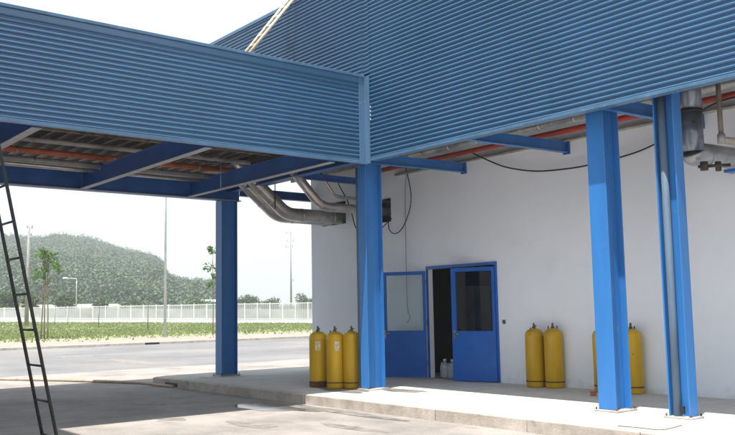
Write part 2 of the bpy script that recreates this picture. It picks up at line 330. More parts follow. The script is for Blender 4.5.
# dashed lane mark on the far road
lm = MB()
for y in (1.4, 11.9, 22.4, 32.9, 43.4): lm.box(-34.5, -34.38, y, y+1.5, 0, .004)
structure('road_marking', lm, mat('worn_marking', (.45, .45, .44), .8, 0, .2, 2, stain=((.24, .235, .23), 6, .5)))
# drain grate in the far kerb
tag(MB().box(-43.99, -43.90, 20.0, 20.8, .0, .105).build('kerb_drain', 'black'), 'dark drain slot in the kerb across the road', 'drain')

# platform with its kerb stones
PX0, PX1, PY0, PY1 = -19.0, 6.0, 8.70, 12.6
pl = bpy.data.objects.new('platform', None); COL.objects.link(pl); pl['kind'] = 'structure'
MB().box(PX0+.18, PX1, PY0+.18, PY1+6, -.02, PZ).build('slab', 'conc', pl)
x = PX0; r_ = random.Random(3)
ks = []
while x < PX1:
    L_ = r_.uniform(1.55, 1.75); x2 = min(x+L_, PX1); o = r_.uniform(-.006, .006)
    k = MB()
    if x == PX0: k.add([(x, PY0+.45, -.02), (x+.30, PY0, -.02), (x2-.006, PY0, -.02), (x2-.006, PY0+.178, -.02), (x+.178, PY0+.178, -.02), (x+.178, PY0+.45, -.02),
                        (x, PY0+.45, PZ), (x+.30, PY0, PZ), (x2-.006, PY0, PZ), (x2-.006, PY0+.178, PZ), (x+.178, PY0+.178, PZ), (x+.178, PY0+.45, PZ)],
                       [(5, 4, 3, 2, 1, 0), (6, 7, 8, 9, 10, 11), (0, 1, 7, 6), (1, 2, 8, 7), (2, 3, 9, 8), (3, 4, 10, 9), (4, 5, 11, 10), (5, 0, 6, 11)])
    else: k.box(x+.006, x2-.006, PY0+o, PY0+.178, -.02, PZ+r_.uniform(-.003, .003))
    k.build('kerb_stone', 'kerb', pl, bevel=.012); x = x2
y = PY0+.45
while y < PY1+5:
    y2 = y+1.6; MB().box(PX0, PX0+.178, y+.005, y2-.005, -.02, PZ).build('kerb_stone', 'kerb', pl, bevel=.012); y = y2
MB().box(-18.05, -17.45, PY0-.006, PY0+.05, .02, .10).build('drain_hole', 'black', pl)
MB().box(-17.9, -17.5, PY0+.75, PY0+.765, PZ, PZ+.003).build('expansion_joint', 'black', pl)

def blob(name, cx, cy, rx, ry, z, m, seed, label=None, cat=None, n=40, rough=.25):
    r = random.Random(seed); ph = [r.uniform(0, 6.28) for _ in range(5)]; vs = [(cx, cy, z)]
    for i in range(n):
        a = 2*math.pi*i/n; k = 1+rough*(math.sin(2*a+ph[0])*.5+math.sin(3*a+ph[1])*.4+math.sin(5*a+ph[2])*.3+math.sin(9*a+ph[3])*.15)
        vs.append((cx+rx*k*math.cos(a), cy+ry*k*math.sin(a), z))
    return structure(name, MB().add(vs, [(0, 1+i, 1+(i+1) % n) for i in range(n)]), m)
blob('puddle', -12.6, 8.1, 1.0, .46, .004, 'water', 2)
blob('oil_stain', -10.9, 6.6, .5, .22, .003, 'stain', 21)
blob('oil_stain', -12.4, 6.1, .28, .16, .003, 'stain', 22)
blob('oil_stain', -9.6, 7.4, .7, .12, .003, 'stain', 23)
blob('oil_stain', -15.2, 6.9, .9, .2, .003, 'stain', 24)
blob('oil_stain', -28, 12.5, 2.2, .5, .003, 'stain', 25)
blob('damp_patch', -11.2, 8.42, 1.5, .17, .0045, 'damp', 9)
blob('damp_patch', -12.7, 9.62, .75, .24, PZ+.004, 'damp', 5)
blob('damp_patch', -11.85, 10.28, .62, .2, PZ+.0045, 'damp', 6)

# ================================================================== FACTORY BUILDING
WY = 12.6; WX0 = -17.87; WTH = .12
bld = empty('factory_building', 'white rendered factory wall with blue double door behind the platform', 'building', (-12, WY, 0))
bld.location = (0, 0, 0)
holes = [(-13.55, -11.62, PZ, 2.46), (-17.40, -16.42, 3.71, 4.28), (-15.6, -14.74, 3.60, 4.16)]
def wall_with_holes(x0, x1, y0, y1, z0, z1, holes):
    xs = sorted({x0, x1, *[h[0] for h in holes], *[h[1] for h in holes]}); zs = sorted({z0, z1, *[h[2] for h in holes], *[h[3] for h in holes]})
    bm = bmesh.new(); cache = {}
    def V(x, y, z):
        k = (round(x, 5), round(y, 5), round(z, 5))
        if k not in cache: cache[k] = bm.verts.new(k)
        return cache[k]
    def inside(i, j):
        if i < 0 or j < 0 or i >= len(xs)-1 or j >= len(zs)-1: return True
        cx, cz = (xs[i]+xs[i+1])/2, (zs[j]+zs[j+1])/2
        return any(h[0] < cx < h[1] and h[2] < cz < h[3] for h in holes)
    for i in range(len(xs)-1):
        for j in range(len(zs)-1):
            if inside(i, j): continue
            a, b, c, d = xs[i], xs[i+1], zs[j], zs[j+1]
            bm.faces.new([V(a, y0, c), V(b, y0, c), V(b, y0, d), V(a, y0, d)]); bm.faces.new([V(a, y1, d), V(b, y1, d), V(b, y1, c), V(a, y1, c)])
            if inside(i-1, j): bm.faces.new([V(a, y0, d), V(a, y1, d), V(a, y1, c), V(a, y0, c)])
            if inside(i+1, j): bm.faces.new([V(b, y0, c), V(b, y1, c), V(b, y1, d), V(b, y0, d)])
            if inside(i, j-1): bm.faces.new([V(a, y0, c), V(a, y1, c), V(b, y1, c), V(b, y0, c)])
            if inside(i, j+1): bm.faces.new([V(a, y0, d), V(b, y0, d), V(b, y1, d), V(a, y1, d)])
    mb = MB(); bm.verts.index_update(); mb.add([v.co for v in bm.verts], [[v.index for v in f.verts] for f in bm.faces]); bm.free(); return mb
wall_with_holes(WX0, 6, WY, WY+WTH, PZ-.05, 7.6, holes).build('wall', 'wall', bld)
MB().box(WX0, WX0+WTH, WY+WTH+.001, 30, -.05, 7.6).build('side_wall', 'wall', bld)
MB().box(WX0+.01, 6, WY+.01, 30, 7.6, 7.75).build('roof', 'deck', bld)
# dark room behind the door and behind the pipe openings
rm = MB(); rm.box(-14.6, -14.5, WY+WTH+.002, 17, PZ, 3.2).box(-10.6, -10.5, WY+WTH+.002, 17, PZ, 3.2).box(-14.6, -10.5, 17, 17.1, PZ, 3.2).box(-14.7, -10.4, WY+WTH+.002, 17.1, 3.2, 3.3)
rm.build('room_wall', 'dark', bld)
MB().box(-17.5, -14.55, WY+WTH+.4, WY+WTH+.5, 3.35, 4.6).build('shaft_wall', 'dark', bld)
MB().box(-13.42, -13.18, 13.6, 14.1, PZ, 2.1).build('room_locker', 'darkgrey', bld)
# door frame and leaves
fr = MB(); t = .045; y0, y1 = WY-.03, WY+.06
fr.box(-13.60, -11.57, y0, y1, 2.46, 2.52).box(-11.62, -11.57, y0, y1, PZ, 2.46).box(-13.60, -13.555, y0, y1, PZ, 2.46)
fr.build('door_frame', 'door', bld, bevel=.004)
def leaf(hx, hy, ang, flip, label, gl):
    w, h, th = .955, 2.24, .045
    e = bpy.data.objects.new('door', None)
    # leaf body: stiles, rails and solid lower panel in one mesh, local x from the hinge
    sgn = -1
    mb = MB(); xw = (.055, w-.10 if flip else w-.09); wz = (.98, h-.075)
    mb = wall_with_holes(0, w, -th/2, th/2, 0, h, [(xw[0], xw[1], wz[0], wz[1])])
    d = mb.build('door', 'door', bld, bevel=.004); d['label'] = label
    m_ = Matrix.Translation((hx, hy, PZ+.015)) @ Matrix.Rotation(ang, 4, 'Z'); d.matrix_basis = m_
    g = MB().box(xw[0]-.002, xw[1]+.002, -.003, .003, wz[0]-.002, wz[1]+.002).build('window_pane', 'glass', d)
    b = MB(); k = .018
    for yy in (-th/2-.008, th/2+.001):
        b.box(xw[0]-k, xw[1]+k, yy, yy+.007, wz[0]-k, wz[0]).box(xw[0]-k, xw[1]+k, yy, yy+.007, wz[1], wz[1]+k).box(xw[0]-k, xw[0], yy, yy+.007, wz[0], wz[1]).box(xw[1], xw[1]+k, yy, yy+.007, wz[0], wz[1])
    b.build('glazing_bead', 'door', d)
    hb = MB(); hx_ = w-.06
    for s in (-1, 1):
        y = s*(th/2+.004); hb.box(hx_-.022, hx_+.022, min(y, y+s*.004), max(y, y+s*.004), .82, 1.0)
        hb.tube([(hx_, y, .93), (hx_, y+s*.05, .93), (hx_-.11, y+s*.055, .925)], .010, 8)
    hb.build('handle', 'galv', d)
    for z in (.25, 1.1, 1.95): MB().tube([(0, -th/2-.006, z), (0, -th/2-.006, z+.1)], .012, 8).build('hinge', 'galv', d)
    return d
leaf(-13.60, WY-.055, math.radians(180+34), False, 'left door leaf swung right out towards the wall', 1)
leaf(-11.62, WY-.03, math.radians(180+18), True, 'right door leaf standing slightly ajar', 1)
MB().box(-11.47, -11.39, WY-.012, WY, 1.30, 1.38).build('wall_socket', 'pipe_grey', bld, bevel=.004)
# plastic jug in the doorway
jg = empty('water_jug', 'milky plastic jugs standing inside the open blue door', 'jug', (-13.27, 12.86, PZ)); jg.scale = (1.1, 1.1, 1.12)
for dx in (-.105, .105):
    MB().lathe([(0, .0), (.085, .0), (.095, .015), (.095, .20), (.085, .24), (.045, .275), (.03, .285), (.03, .31), (0, .31)], 20, dx, 0).build('bottle', 'plastic', jg)
    MB().lathe([(0, .345), (.034, .345), (.034, .312), (0, .311)], 14, dx, 0).build('cap', 'white', jg)
    MB().tube([(dx, -.03, .28), (dx, -.09, .29), (dx, -.1, .2)], .01, 8).build('handle', 'plastic', jg)

# ================================================================== BUILDING CANOPY (tall fascia along the platform)
FY = 9.80                                                            # outer face of the tall fascia
cb = empty('platform_canopy', 'tall blue corrugated fascia canopy running above the platform and wall', 'canopy')
BX0, BX1, BZ0, BZ1 = -20.0, 6.0, 4.30, 8.04
# left of the junction the fascia starts above the road canopy roof
corrugated((-11.985, FY, 0), (1, 0, 0), (0, -1, 0), BX1+11.985, BZ0+.07, BZ1-.05, seed=4).build('cladding_sheet', 'sheet', cb)
corrugated((BX0, FY, 0), (1, 0, 0), (0, -1, 0), -12.16-BX0, 5.36, BZ1-.05, seed=8).build('cladding_sheet', 'sheet', cb)
corrugated((-12.16, FY+.0005, 0), (1, 0, 0), (0, -1, 0), .19, 5.96, BZ1-.05, seed=9).build('cladding_sheet', 'sheet', cb)
MB().box(BX0, BX1, FY-.030, FY+.12, BZ1-.05, BZ1+.03).build('top_flashing', 'trim', cb, bevel=.006)
MB().box(-11.975, BX1, FY-.022, FY+.11, BZ0+.01, BZ0+.062).build('bottom_flashing', 'trim', cb, bevel=.006)
MB().box(BX0, BX1, FY+.05, FY+.09, 5.4, 7.98).build('backing', 'shaded_blue', cb)
MB().box(-12.0, BX1, FY+.05, FY+.09, BZ0+.07, 5.4).build('backing', 'shaded_blue', cb)
# roof deck under it with its ribs (running in Y), seen from below
dk = MB(); xx = -17.9
prof = []
while xx < BX1:
    prof += [(xx, 5.02), (xx+.13, 5.02), (xx+.15, 4.985), (xx+.18, 4.985), (xx+.20, 5.02)]; xx += .2
vs = [(px_, y, z) for y in (FY+.1, WY-.002) for px_, z in prof]; n_ = len(prof)
dk.add(vs, [(i, i+1, n_+i+1, n_+i) for i in range(n_-1)])
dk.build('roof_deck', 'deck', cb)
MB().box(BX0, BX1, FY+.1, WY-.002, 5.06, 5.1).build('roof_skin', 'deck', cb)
for yy in (10.9, 12.0):
    MB().box(-17.9, BX1, yy, yy+.06, 4.84, 4.98).build('purlin', 'cream', cb)
MB().box(-14.5, BX1, WY-.06, WY-.003, 4.60, 4.66).build('wall_angle', 'cream', cb)
def ibeam(mb, p0, p1, w, h, tw=.012, tf=.016):                       # p = centre of the bottom face, horizontal beam
    p0, p1 = Vector(p0), Vector(p1); d = (p1-p0).normalized(); s = Vector((-d.y, d.x, 0))
    def bar(a, b, z0, z1): mb.add([p+s*q+Vector((0, 0, z)) for z in (z0, z1) for p, q in ((p0, a), (p1, a), (p1, b), (p0, b))], [(0, 1, 2, 3), (7, 6, 5, 4), (0, 4, 5, 1), (1, 5, 6, 2), (2, 6, 7, 3), (3, 7, 4, 0)])
    bar(-w/2, w/2, 0, tf); bar(-w/2, w/2, h-tf, h); bar(-tw/2, tw/2, tf, h-tf); return mb
for bx in (-12.38, -9.75, -7.12, -4.5, -1.9, .7, 3.3):
    ibeam(MB(), (bx, 9.95, 4.345), (bx, WY-.04, 4.40), .10, .19).build('bracket_beam', 'steel', cb, bevel=.003)
    MB().box(bx-.07, bx+.07, WY-.038, WY-.001, 4.37, 4.62).build('bracket_plate', 'shaded_blue', cb)
ibeam(MB(), (-17.75, 10.2, 4.45), (BX1, 10.2, 4.45), .2, .38).build('front_beam', 'shaded_blue', cb)

# ================================================================== ROAD CANOPY (projects over the road)
ax = -12.135
ca = empty('road_canopy', 'lower blue corrugated canopy spanning the driveway on the left', 'canopy')
AY0 = 2.05; AZ0, AZ1 = 4.27, 5.92
corrugated((ax, AY0, 0), (0, 1, 0), (1, 0, 0), FY-.16-AY0, AZ0+.07, AZ1-.13, seed=5).build('cladding_sheet', 'sheet', ca)
MB().box(ax-.03, ax+.024, AY0, FY-.165, AZ0, AZ0+.06).build('bottom_flashing', 'trim', ca, bevel=.006)
MB().box(ax-.12, ax+.045, AY0, FY-.03, AZ1-.035, AZ1+.015).build('top_flashing', 'trim', ca, bevel=.006)
MB().box(ax-.10, ax+.016, AY0, FY-.03, AZ1-.13, AZ1-.036).build('cap_strip', 'sheet', ca, bevel=.006)
MB().box(ax-.09, ax-.05, AY0, FY-.1, AZ0+.08, AZ1-.14).build('backing', 'shaded_blue', ca)
# corner post trim, an angle wrapping both fascias
MB().box(ax-.02, ax+.028, FY-.16, FY-.03, AZ0-.004, AZ1+.01).box(ax+.0285, ax+.16, FY-.045, FY-.012, AZ0-.004, AZ1-.02).box(ax-.02, ax+.029, FY-.0295, FY+.05, AZ0-.004, AZ1-.02).build('corner_trim', 'trim', ca, bevel=.005)
dk = MB(); yy = AY0; prof = []
while yy < FY+.05:
    prof += [(yy, 5.04), (yy+.22, 5.04), (yy+.24, 4.985), (yy+.28, 4.985), (yy+.3, 5.04)]; yy += .3
n_ = len(prof); vs = [(x, y, z) for x in (ax-.1, -19.95) for y, z in prof]
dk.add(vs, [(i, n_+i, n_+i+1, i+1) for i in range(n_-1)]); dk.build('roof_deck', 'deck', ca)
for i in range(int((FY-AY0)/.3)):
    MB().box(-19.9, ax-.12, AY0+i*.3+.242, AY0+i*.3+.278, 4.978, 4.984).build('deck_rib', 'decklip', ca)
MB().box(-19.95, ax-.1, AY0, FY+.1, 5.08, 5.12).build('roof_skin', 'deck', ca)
MB().box(-20.0, -19.96, AY0, FY+.1, 4.93, 5.2).build('gutter', 'trim', ca)
for px_ in (-14.4, -15.4):
    MB().box(px_, px_+.05, AY0, FY, 4.92, 4.975).build('purlin', 'decklip', ca)
ibeam(MB(), (-17.8, AY0, 4.24), (-17.8, 10.45, 4.24), .22, .52, .014, .022).build('main_beam', 'shaded_blue', ca, bevel=.003)
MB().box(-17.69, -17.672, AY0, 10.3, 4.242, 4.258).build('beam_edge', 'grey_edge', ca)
ibeam(MB(), (-17.8, 10.46, 4.38), (-17.8, WY, 4.38), .14, .2).build('tie_beam', 'shaded_blue', ca)
ibeam(MB(), (-15.2, 10.32, 4.46), (-15.2, WY-.01, 4.46), .10, .14).build('tie_beam', 'shaded_blue', ca)
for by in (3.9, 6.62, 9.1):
    ibeam(MB(), (-17.68, by, 4.262), (ax-.1, by, 4.262), .14, .33, .012, .018).build('cross_beam', 'shaded_blue', ca, bevel=.003)
    MB().box(-17.68, ax-.11, by-.071, by+.071, 4.255, 4.2615).build('beam_soffit', 'grey_edge', ca)

# pipes slung under the road canopy: each one a thing
def pipe(name, pts, r, m, label, cat='pipe', group=None, n=14, bend=0, rings=0, ringm='galv'):
    P = rounded(pts, bend) if bend else pts
    if not rings: return tag(MB().tube(P, r, n).build(name, m), label, cat, group)
    e = empty(name, label, cat, (0, 0, 0), 0, group); MB().tube(P, r, n).build('tube', m, e)
    P = [Vector(p) for p in P]; d = 0; nxt = rings*.5
    for a, b in zip(P, P[1:]):
        L = (b-a).length
        while nxt < d+L:
            c = a+(b-a)*((nxt-d)/L); t_ = (b-a).normalized()
            MB().tube([c-t_*.018, c+t_*.018], r+.006, n).build('band', ringm, e); nxt += rings
        d += L
    return e
pipe('overhead_pipe', [(-15.9, AY0, 4.83), (-15.9, 9.6, 4.83)], .045, 'cream', 'thin grey pipe above the orange pipe under the left canopy')
pipe('overhead_pipe', [(-16.5, AY0, 4.735), (-16.5, 9.6, 4.735)], .058, 'orange', 'orange brown pipe slung under the left canopy', rings=1.9)
pipe('overhead_pipe', [(-16.75, AY0, 4.60), (-16.75, 9.6, 4.60)], .065, 'lagging', 'white lagged pipe just below the orange pipe', rings=1.3)
pipe('overhead_pipe', [(-17.1, AY0, 4.56), (-17.1, 9.6, 4.56)], .05, 'insul', 'lowest grey metal pipe beside the blue main beam')
# ducts that come down and enter the wall beside the blue column
for i, (xx, lab) in enumerate(((-17.02, 'rear metal clad duct bending down into the left wall opening'), (-16.62, 'front metal clad duct bending down into the left wall opening'))):
    pipe('clad_duct', [(xx, 9.55, 4.98), (xx, 9.85, 4.80), (xx, 11.02, 3.86), (xx, WY+.4, 3.86)], .155, 'insul', lab, 'duct', 'ducts entering the left wall opening', 20, .22, .9, 'insul')
pipe('clad_duct', [(-15.02, 10.0, 4.72), (-15.02, 10.85, 3.86), (-15.02, WY+.4, 3.86)], .10, 'insul', 'slimmer metal clad duct passing behind the middle blue column', 'duct', None, 18, .25, .8, 'insul')
pipe('overhead_pipe', [(-15.25, 10.7, 4.98), (-15.25, 11.4, 4.14), (-15.25, WY+.4, 4.12)], .04, 'insul', 'thinnest bent metal pipe above the duct beside the column', bend=.15)
pipe('hanger_rod', [(-16.45, 10.6, 5.0), (-16.45, 10.6, 3.95)], .012, 'black', 'thin dark rod hanging down to the bent ducts', 'rod')
pipe('hanger_rod', [(-16.0, 8.95, 4.98), (-16.0, 8.95, 4.2)], .008, 'grey_edge', 'thin pale rod hanging beside the crossbeam', 'rod')
# pipes along the wall under the tall canopy
pipe('overhead_pipe', [(-14.5, 12.15, 4.70), (6, 12.15, 4.70)], .05, 'redpipe', 'long red pipe running along the top of the white wall', rings=2.4, ringm='redpipe')
pipe('overhead_pipe', [(-12.9, 11.6, 4.75), (6, 11.6, 4.75)], .085, 'foil', 'foil wrapped pipe in front of the red pipe', rings=.75, ringm='foil')
pipe('overhead_pipe', [(-14.4, 12.45, 4.60), (6, 12.45, 4.60)], .022, 'cream', 'thin beige pipe between the red pipe and the wall')
pipe('overhead_pipe', [(-11.9, 10.75, 4.90), (6, 10.75, 4.90)], .05, 'rust', 'rusty brown pipe close behind the tall fascia')
MB_t = tag(MB().box(-7.25, -5.9, 10.48, 10.66, 4.545, 4.575).build('timber_plank', 'bamboo'), 'short timber plank lying on brackets behind the two right columns', 'plank')

# big duct on the right
dq = empty('air_duct', 'large galvanised air duct with elbow hanging at the right edge', 'duct')
MB().tube([(-6.42, 11.1, 5.0), (-6.42, 11.1, 4.32)], .165, 28).build('upper_section', 'mottled', dq)
MB().tube([(-6.42, 11.1, 4.318), (-6.42, 11.1, 3.74)], .162, 28).build('lower_section', 'mottled', dq)
MB().tube([(-6.42, 11.1, 4.30), (-6.42, 11.1, 4.335)], .178, 28).build('clamp', 'black', dq)
MB().tube(rounded([(-6.42, 11.1, 3.738), (-6.42, 11.12, 3.70), (-6.36, 11.35, 3.72), (-6.2, WY+.02, 3.70)], .04), .158, 28).build('elbow', 'duct_silver', dq)
MB().tube([(-6.38, 11.35, 3.70), (-6.375, 11.39, 3.70)], .172, 28).build('flange', 'galv', dq)
rv = empty('riser_pipe', 'slim brown riser pipe with joint beside the galvanised duct', 'pipe')
MB().tube([(-5.98, 11.1, 5.0), (-5.98, 11.1, 3.86)], .035, 12).build('riser', 'riser', rv)
MB().tube([(-5.98, 11.1, 3.92), (-5.98, 11.1, 3.80)], .055, 14).build('joint', 'lagging', rv)
MB().tube([(-5.98, 11.1, 3.84), (-5.86, 11.7, 3.84), (-5.86, WY, 3.83)], .05, 12).build('branch', 'cream', rv)
vl = empty('valve', 'rusty valves hanging below the horizontal duct at right edge', 'valve')
MB().tube([(-6.20, 11.0, 3.56), (-6.20, 11.0, 3.44)], .055, 14).build('body', 'valve_dark', vl)
MB().tube([(-6.05, 11.1, 3.55), (-6.05, 11.1, 3.42)], .04, 14).build('body', 'valve_dark', vl)
MB().tube([(-6.28, 10.98, 3.50), (-5.9, 11.15, 3.49)], .022, 10).build('stem', 'valve_dark', vl)
MB().box(-5.95, -5.3, 11.05, 11.25, 3.38, 3.42).build('shelf_plate', 'shaded_blue', vl)

# ================================================================== COLUMNS
def column(cx, cy, w, d, ztop, flange, label, conduit=None):
    e = empty('steel_column', label, 'column', (cx, cy, PZ), 0, 'blue steel columns on the platform')
    mb = MB(); h = ztop-PZ; tf = .02
    if flange == 'y':
        mb.box(-w/2, w/2, -d/2, -d/2+tf, 0.03, h).box(-w/2, w/2, d/2-tf, d/2, 0.03, h).box(w/2-.115, w/2-.095, -d/2+tf+.0005, d/2-tf-.0005, 0.03, h)
    else:
        mb.box(-w/2, -w/2+tf, -d/2, d/2, 0.03, h).box(w/2-tf, w/2, -d/2, d/2, 0.03, h).box(-w/2+tf+.0005, w/2-tf-.0005, -.01, .01, 0.03, h)
    mb.build('shaft', 'steel', e, bevel=.004)
    MB().box(-w/2-.05, w/2+.05, -d/2-.05, d/2+.05, .002, .028).build('base_plate', 'kerb' if conduit == 'right' else 'cream', e, bevel=.006)
    bt = MB()
    for sx in (-1, 1):
        for sy in (-1, 1): bt.tube([(sx*(w/2+.022), sy*(d/2+.022), .02), (sx*(w/2+.022), sy*(d/2+.022), .06)], .012, 8)
    bt.build('anchor_bolt', 'rust', e)
    return e
c1 = column(-17.80, 10.11, .29, .42, 4.238, 'y', 'dark blue column farthest left at the end of the platform')
c2 = column(-12.385, 10.08, .22, .40, 4.34, 'y', 'blue column under the corner of the two fascias beside three cylinders')
MB().tube([(-.16, -.15, .03), (-.16, -.15, 4.1)], .05, 14).build('downpipe', 'pipe_grey', c2)
c3 = column(-7.28, 10.22, .29, .36, 4.44, 'y', 'flat faced blue column in front of the half hidden cylinder')
c4 = column(-6.20, 10.14, .30, .19, 4.44, 'x', 'blue column with a grey pipe in its channel, farthest right')
MB().tube([(-.04, -.066, -.0), (-.04, -.062, 1.2), (-.04, -.06, 4.2)], .05, 16).build('downpipe', 'pipe_grey', c4)
MB().box(.03, .08, -.115, -.09, .07, .16).build('bracket_clip', 'black', c4)

# ================================================================== GAS CYLINDERS
def cylinder(label, rust_bottom=False, paper=None, lugs=1):
    e = empty('gas_cylinder', label, 'gas cylinder', (0, 0, 0), 0, 'yellow gas cylinders standing on the platform'); r = .168
    prof = [(0, .0), (r-.02, .0), (r-.006, .012), (r-.004, .035), (r, .05), (r, .905), (r+.004, .915), (r+.004, .925), (r, .935), (r-.004, .955)]
    for k in range(1, 9): a = math.pi/2*k/8; prof.append((max(.03, (r-.004)*math.cos(a)), .955+.105*math.sin(a)))
    MB().lathe(prof, 36).build('body', 'yellow', e)
    MB().lathe([(r+.003, .10), (r+.005, .105), (r+.005, .117), (r+.003, .122)], 36).build('weld_seam', 'rust', e)
    if rust_bottom: MB().lathe([(r-.001, .012), (r+.0035, .02), (r+.0035, .098), (r+.001, .102)], 36).build('rusty_foot', 'rust', e)
    v = MB().lathe([(.034, 1.05), (.034, 1.085), (.02, 1.088), (.016, 1.12), (.02, 1.125), (.02, 1.145), (.009, 1.15), (.0, 1.165)], 14)
    v.tube([(0, 0, 1.105), (.05, .01, 1.105)], .011, 8); v.build('valve', 'brass', e)
    lg = MB()
    for a in ([2.4, 5.5] if lugs else [4.2]): lg.tube([(.085*math.cos(a), .085*math.sin(a), 1.035), (.085*math.cos(a), .085*math.sin(a), 1.10 if lugs else 1.075)], .011, 8)
    lg.build('lug', 'rust', e)
    if paper:
        a0, z0, w, h = paper; n = 6; vs = [((r+.003)*math.cos(a0+w*(i/n-.5)), (r+.003)*math.sin(a0+w*(i/n-.5)), z) for z in (z0, z0+h) for i in range(n+1)]
        MB().add(vs, [(i, i+1, n+2+i, n+1+i) for i in range(n)], True).build('paper_label', 'label', e)
    return e
def put(e, x, y, rz): e.location = (x, y, PZ); e.rotation_euler = (random.uniform(-.006, .006), random.uniform(-.006, .006), rz)
vd = math.atan2(-9.7, 13.2)                                           # bearing from the left group to the camera
put(cylinder('yellow gas cylinder with rusty dark foot, leftmost of three by the middle column', True, (vd, .70, .62, .17), 1), -13.62, 9.73, 0)
put(cylinder('yellow gas cylinder with paper label, middle one of the group by the column', False, (vd+.25, .70, .55, .17), 0), -13.15, 9.79, 0)
put(cylinder('plain yellow gas cylinder partly behind the middle blue column', False, None, 0), -12.90, 9.99, .8)
put(cylinder('yellow gas cylinder right of the door, left one of its pair', False, None, 0), -10.47, 12.33, .4)
put(cylinder('yellow gas cylinder right of the door, right one of its pair', False, None, 1), -10.10, 12.42, 1.9)
put(cylinder('yellow gas cylinder mostly hidden behind the flat faced right column', False, (vd-.2, .50, .4, .2), 0), -9.00, 12.36, 2.9)
put(cylinder('yellow gas cylinder just right of the flat faced column, by the wall', False, None, 1), -8.46, 12.40, 2.2)
tag(MB().box(-8.78, -8.70, 11.66, 11.72, PZ, PZ+.07).build('brick', 'orange', bevel=.006), 'small red brick at the foot of the hidden cylinder', 'brick')

# ================================================================== CABLES AND HOSE
def cable(pts, label, r=.011, m='black', cat='cable', name='cable'):
    P = [Vector(p) for p in pts]; out = []
    for i in range(len(P)-1):
        p0 = P[max(i-1, 0)]; p1 = P[i]; p2 = P[i+1]; p3 = P[min(i+2, len(P)-1)]
        for k in range(8):
            t = k/8; out.append(.5*((2*p1)+(-p0+p2)*t+(2*p0-5*p1+4*p2-p3)*t*t+(-p0+3*p1-3*p2+p3)*t**3))
    out.append(P[-1]); return tag(MB().tube(out, r, 8).build(name, m), label, cat)
cable([(-14.85, 12.62, 3.72), (-14.72, 12.52, 3.42), (-14.5, 12.5, 3.30), (-14.25, 12.5, 3.40), (-14.02, 12.5, 3.72), (-13.93, 12.5, 4.05), (-14.0, 12.5, 4.45), (-14.04, 12.45, 4.72)], 'black cable hanging in a loop on the wall above the door')
cable([(-14.10, 12.55, 4.62), (-14.2, 12.565, 4.2), (-14.22, 12.57, 3.0), (-14.22, 12.575, 1.7), (-14.14, 12.57, 1.45), (-14.22, 12.56, 1.33), (-14.27, 12.57, 1.36)], 'thin straight wire hanging down the wall behind the left door leaf', .005, 'black', 'wire', 'wire')
cable([(-11.9, 12.3, 4.72), (-11.45, 12.45, 4.46), (-11.1, 12.5, 4.31), (-10.5, 12.5, 4.16), (-9.9, 12.5, 4.10), (-9.2, 12.5, 4.09), (-8.3, 12.5, 4.16), (-7.7, 12.48, 4.3), (-7.2, 12.3, 4.45), (-6.7, 12.1, 4.58), (-6.2, 12.0, 4.62), (-5, 12.0, 4.60)], 'long black cable sagging across the white wall under the canopy', .014)
cable([(-15.99, 12.0, 4.76), (-15.88, 12.0, 4.53), (-15.58, 12.0, 4.145), (-15.4, 12.0, 3.78), (-15.26, 12.0, 3.47), (-14.9, 12.0, 3.25), (-14.77, 12.02, 3.25), (-14.6, 12.2, 3.42), (-14.66, 12.55, 3.66)], 'black cable dangling in front of the wall and passing behind the middle column', .012)
hp = [(-30, 2.0), (-26.5, 4.6), (-23.27, 6.65), (-21.6, 7.59), (-20.2, 8.2), (-19.1, 8.60), (-18.2, 8.62), (-17.6, 8.66)]
cable([(a, b, .03) for a, b in hp], 'pale hose lying across the road to the drain hole', .035, 'hose', 'hose', 'hose')
cable([(-6.33, 8.915, PZ+.008), (-6.04, 8.945, PZ+.008), (-5.80, 8.95, PZ+.008), (-5.775, 9.14, PZ+.008), (-5.815, 9.46, PZ+.01)], 'thin dark wire lying on the sunlit platform edge', .005, 'rust', 'wire', 'wire')

cable([(-15.6, 7.9, 4.9), (-15.3, 8.3, 4.72), (-14.8, 8.5, 4.80), (-14.2, 8.75, 4.7), (-13.4, 8.9, 4.78)], 'thin brown flexible conduit looping under the left canopy near the corner', .014, 'riser', 'cable')
cable([(-16.2, 8.2, 4.85), (-15.6, 8.55, 4.68), (-15.0, 8.8, 4.76), (-14.0, 8.85, 4.9)], 'second thin brown conduit above the bent ducts under the left canopy', .012, 'riser', 'cable')
# ================================================================== LADDERS
def ladder(a0, a1, b0, b1, r, rung, m, label, name='ladder', rung_r=None, box=False):
    e = empty(name, label, 'ladder'); a0, a1, b0, b1 = map(Vector, (a0, a1, b0, b1))
    for p, q in ((a0, a1), (b0, b1)): MB().tube([p, q], r, 6 if box else 10).build('rail', m, e)
    L = (a1-a0).length; k = 0; d = rung*.6
    while d < L:
        MB().tube([a0+(a1-a0)*d/L, b0+(b1-b0)*d/L], rung_r or r*.8, 8).build('rung', m, e); d += rung
    return e
def lad(z): return 2.873-.218*z
ladder((-8.3, lad(0), 0), (-8.3, lad(4.7), 4.7), (-7.9, lad(0), 0), (-7.9, lad(4.7), 4.7), .0155, .33, 'ladder', 'tall thin black steel ladder leaning at the left edge', rung_r=.011)
ladder((-14.60, 8.35, 6.43-.1), (-14.60, 10.0, 8.42), (-14.32, 8.35, 6.43-.1), (-14.32, 10.0, 8.42), .036, .3, 'bamboo', 'pale wooden ladder leaning against the top of the tall fascia', box=True, rung_r=.022)

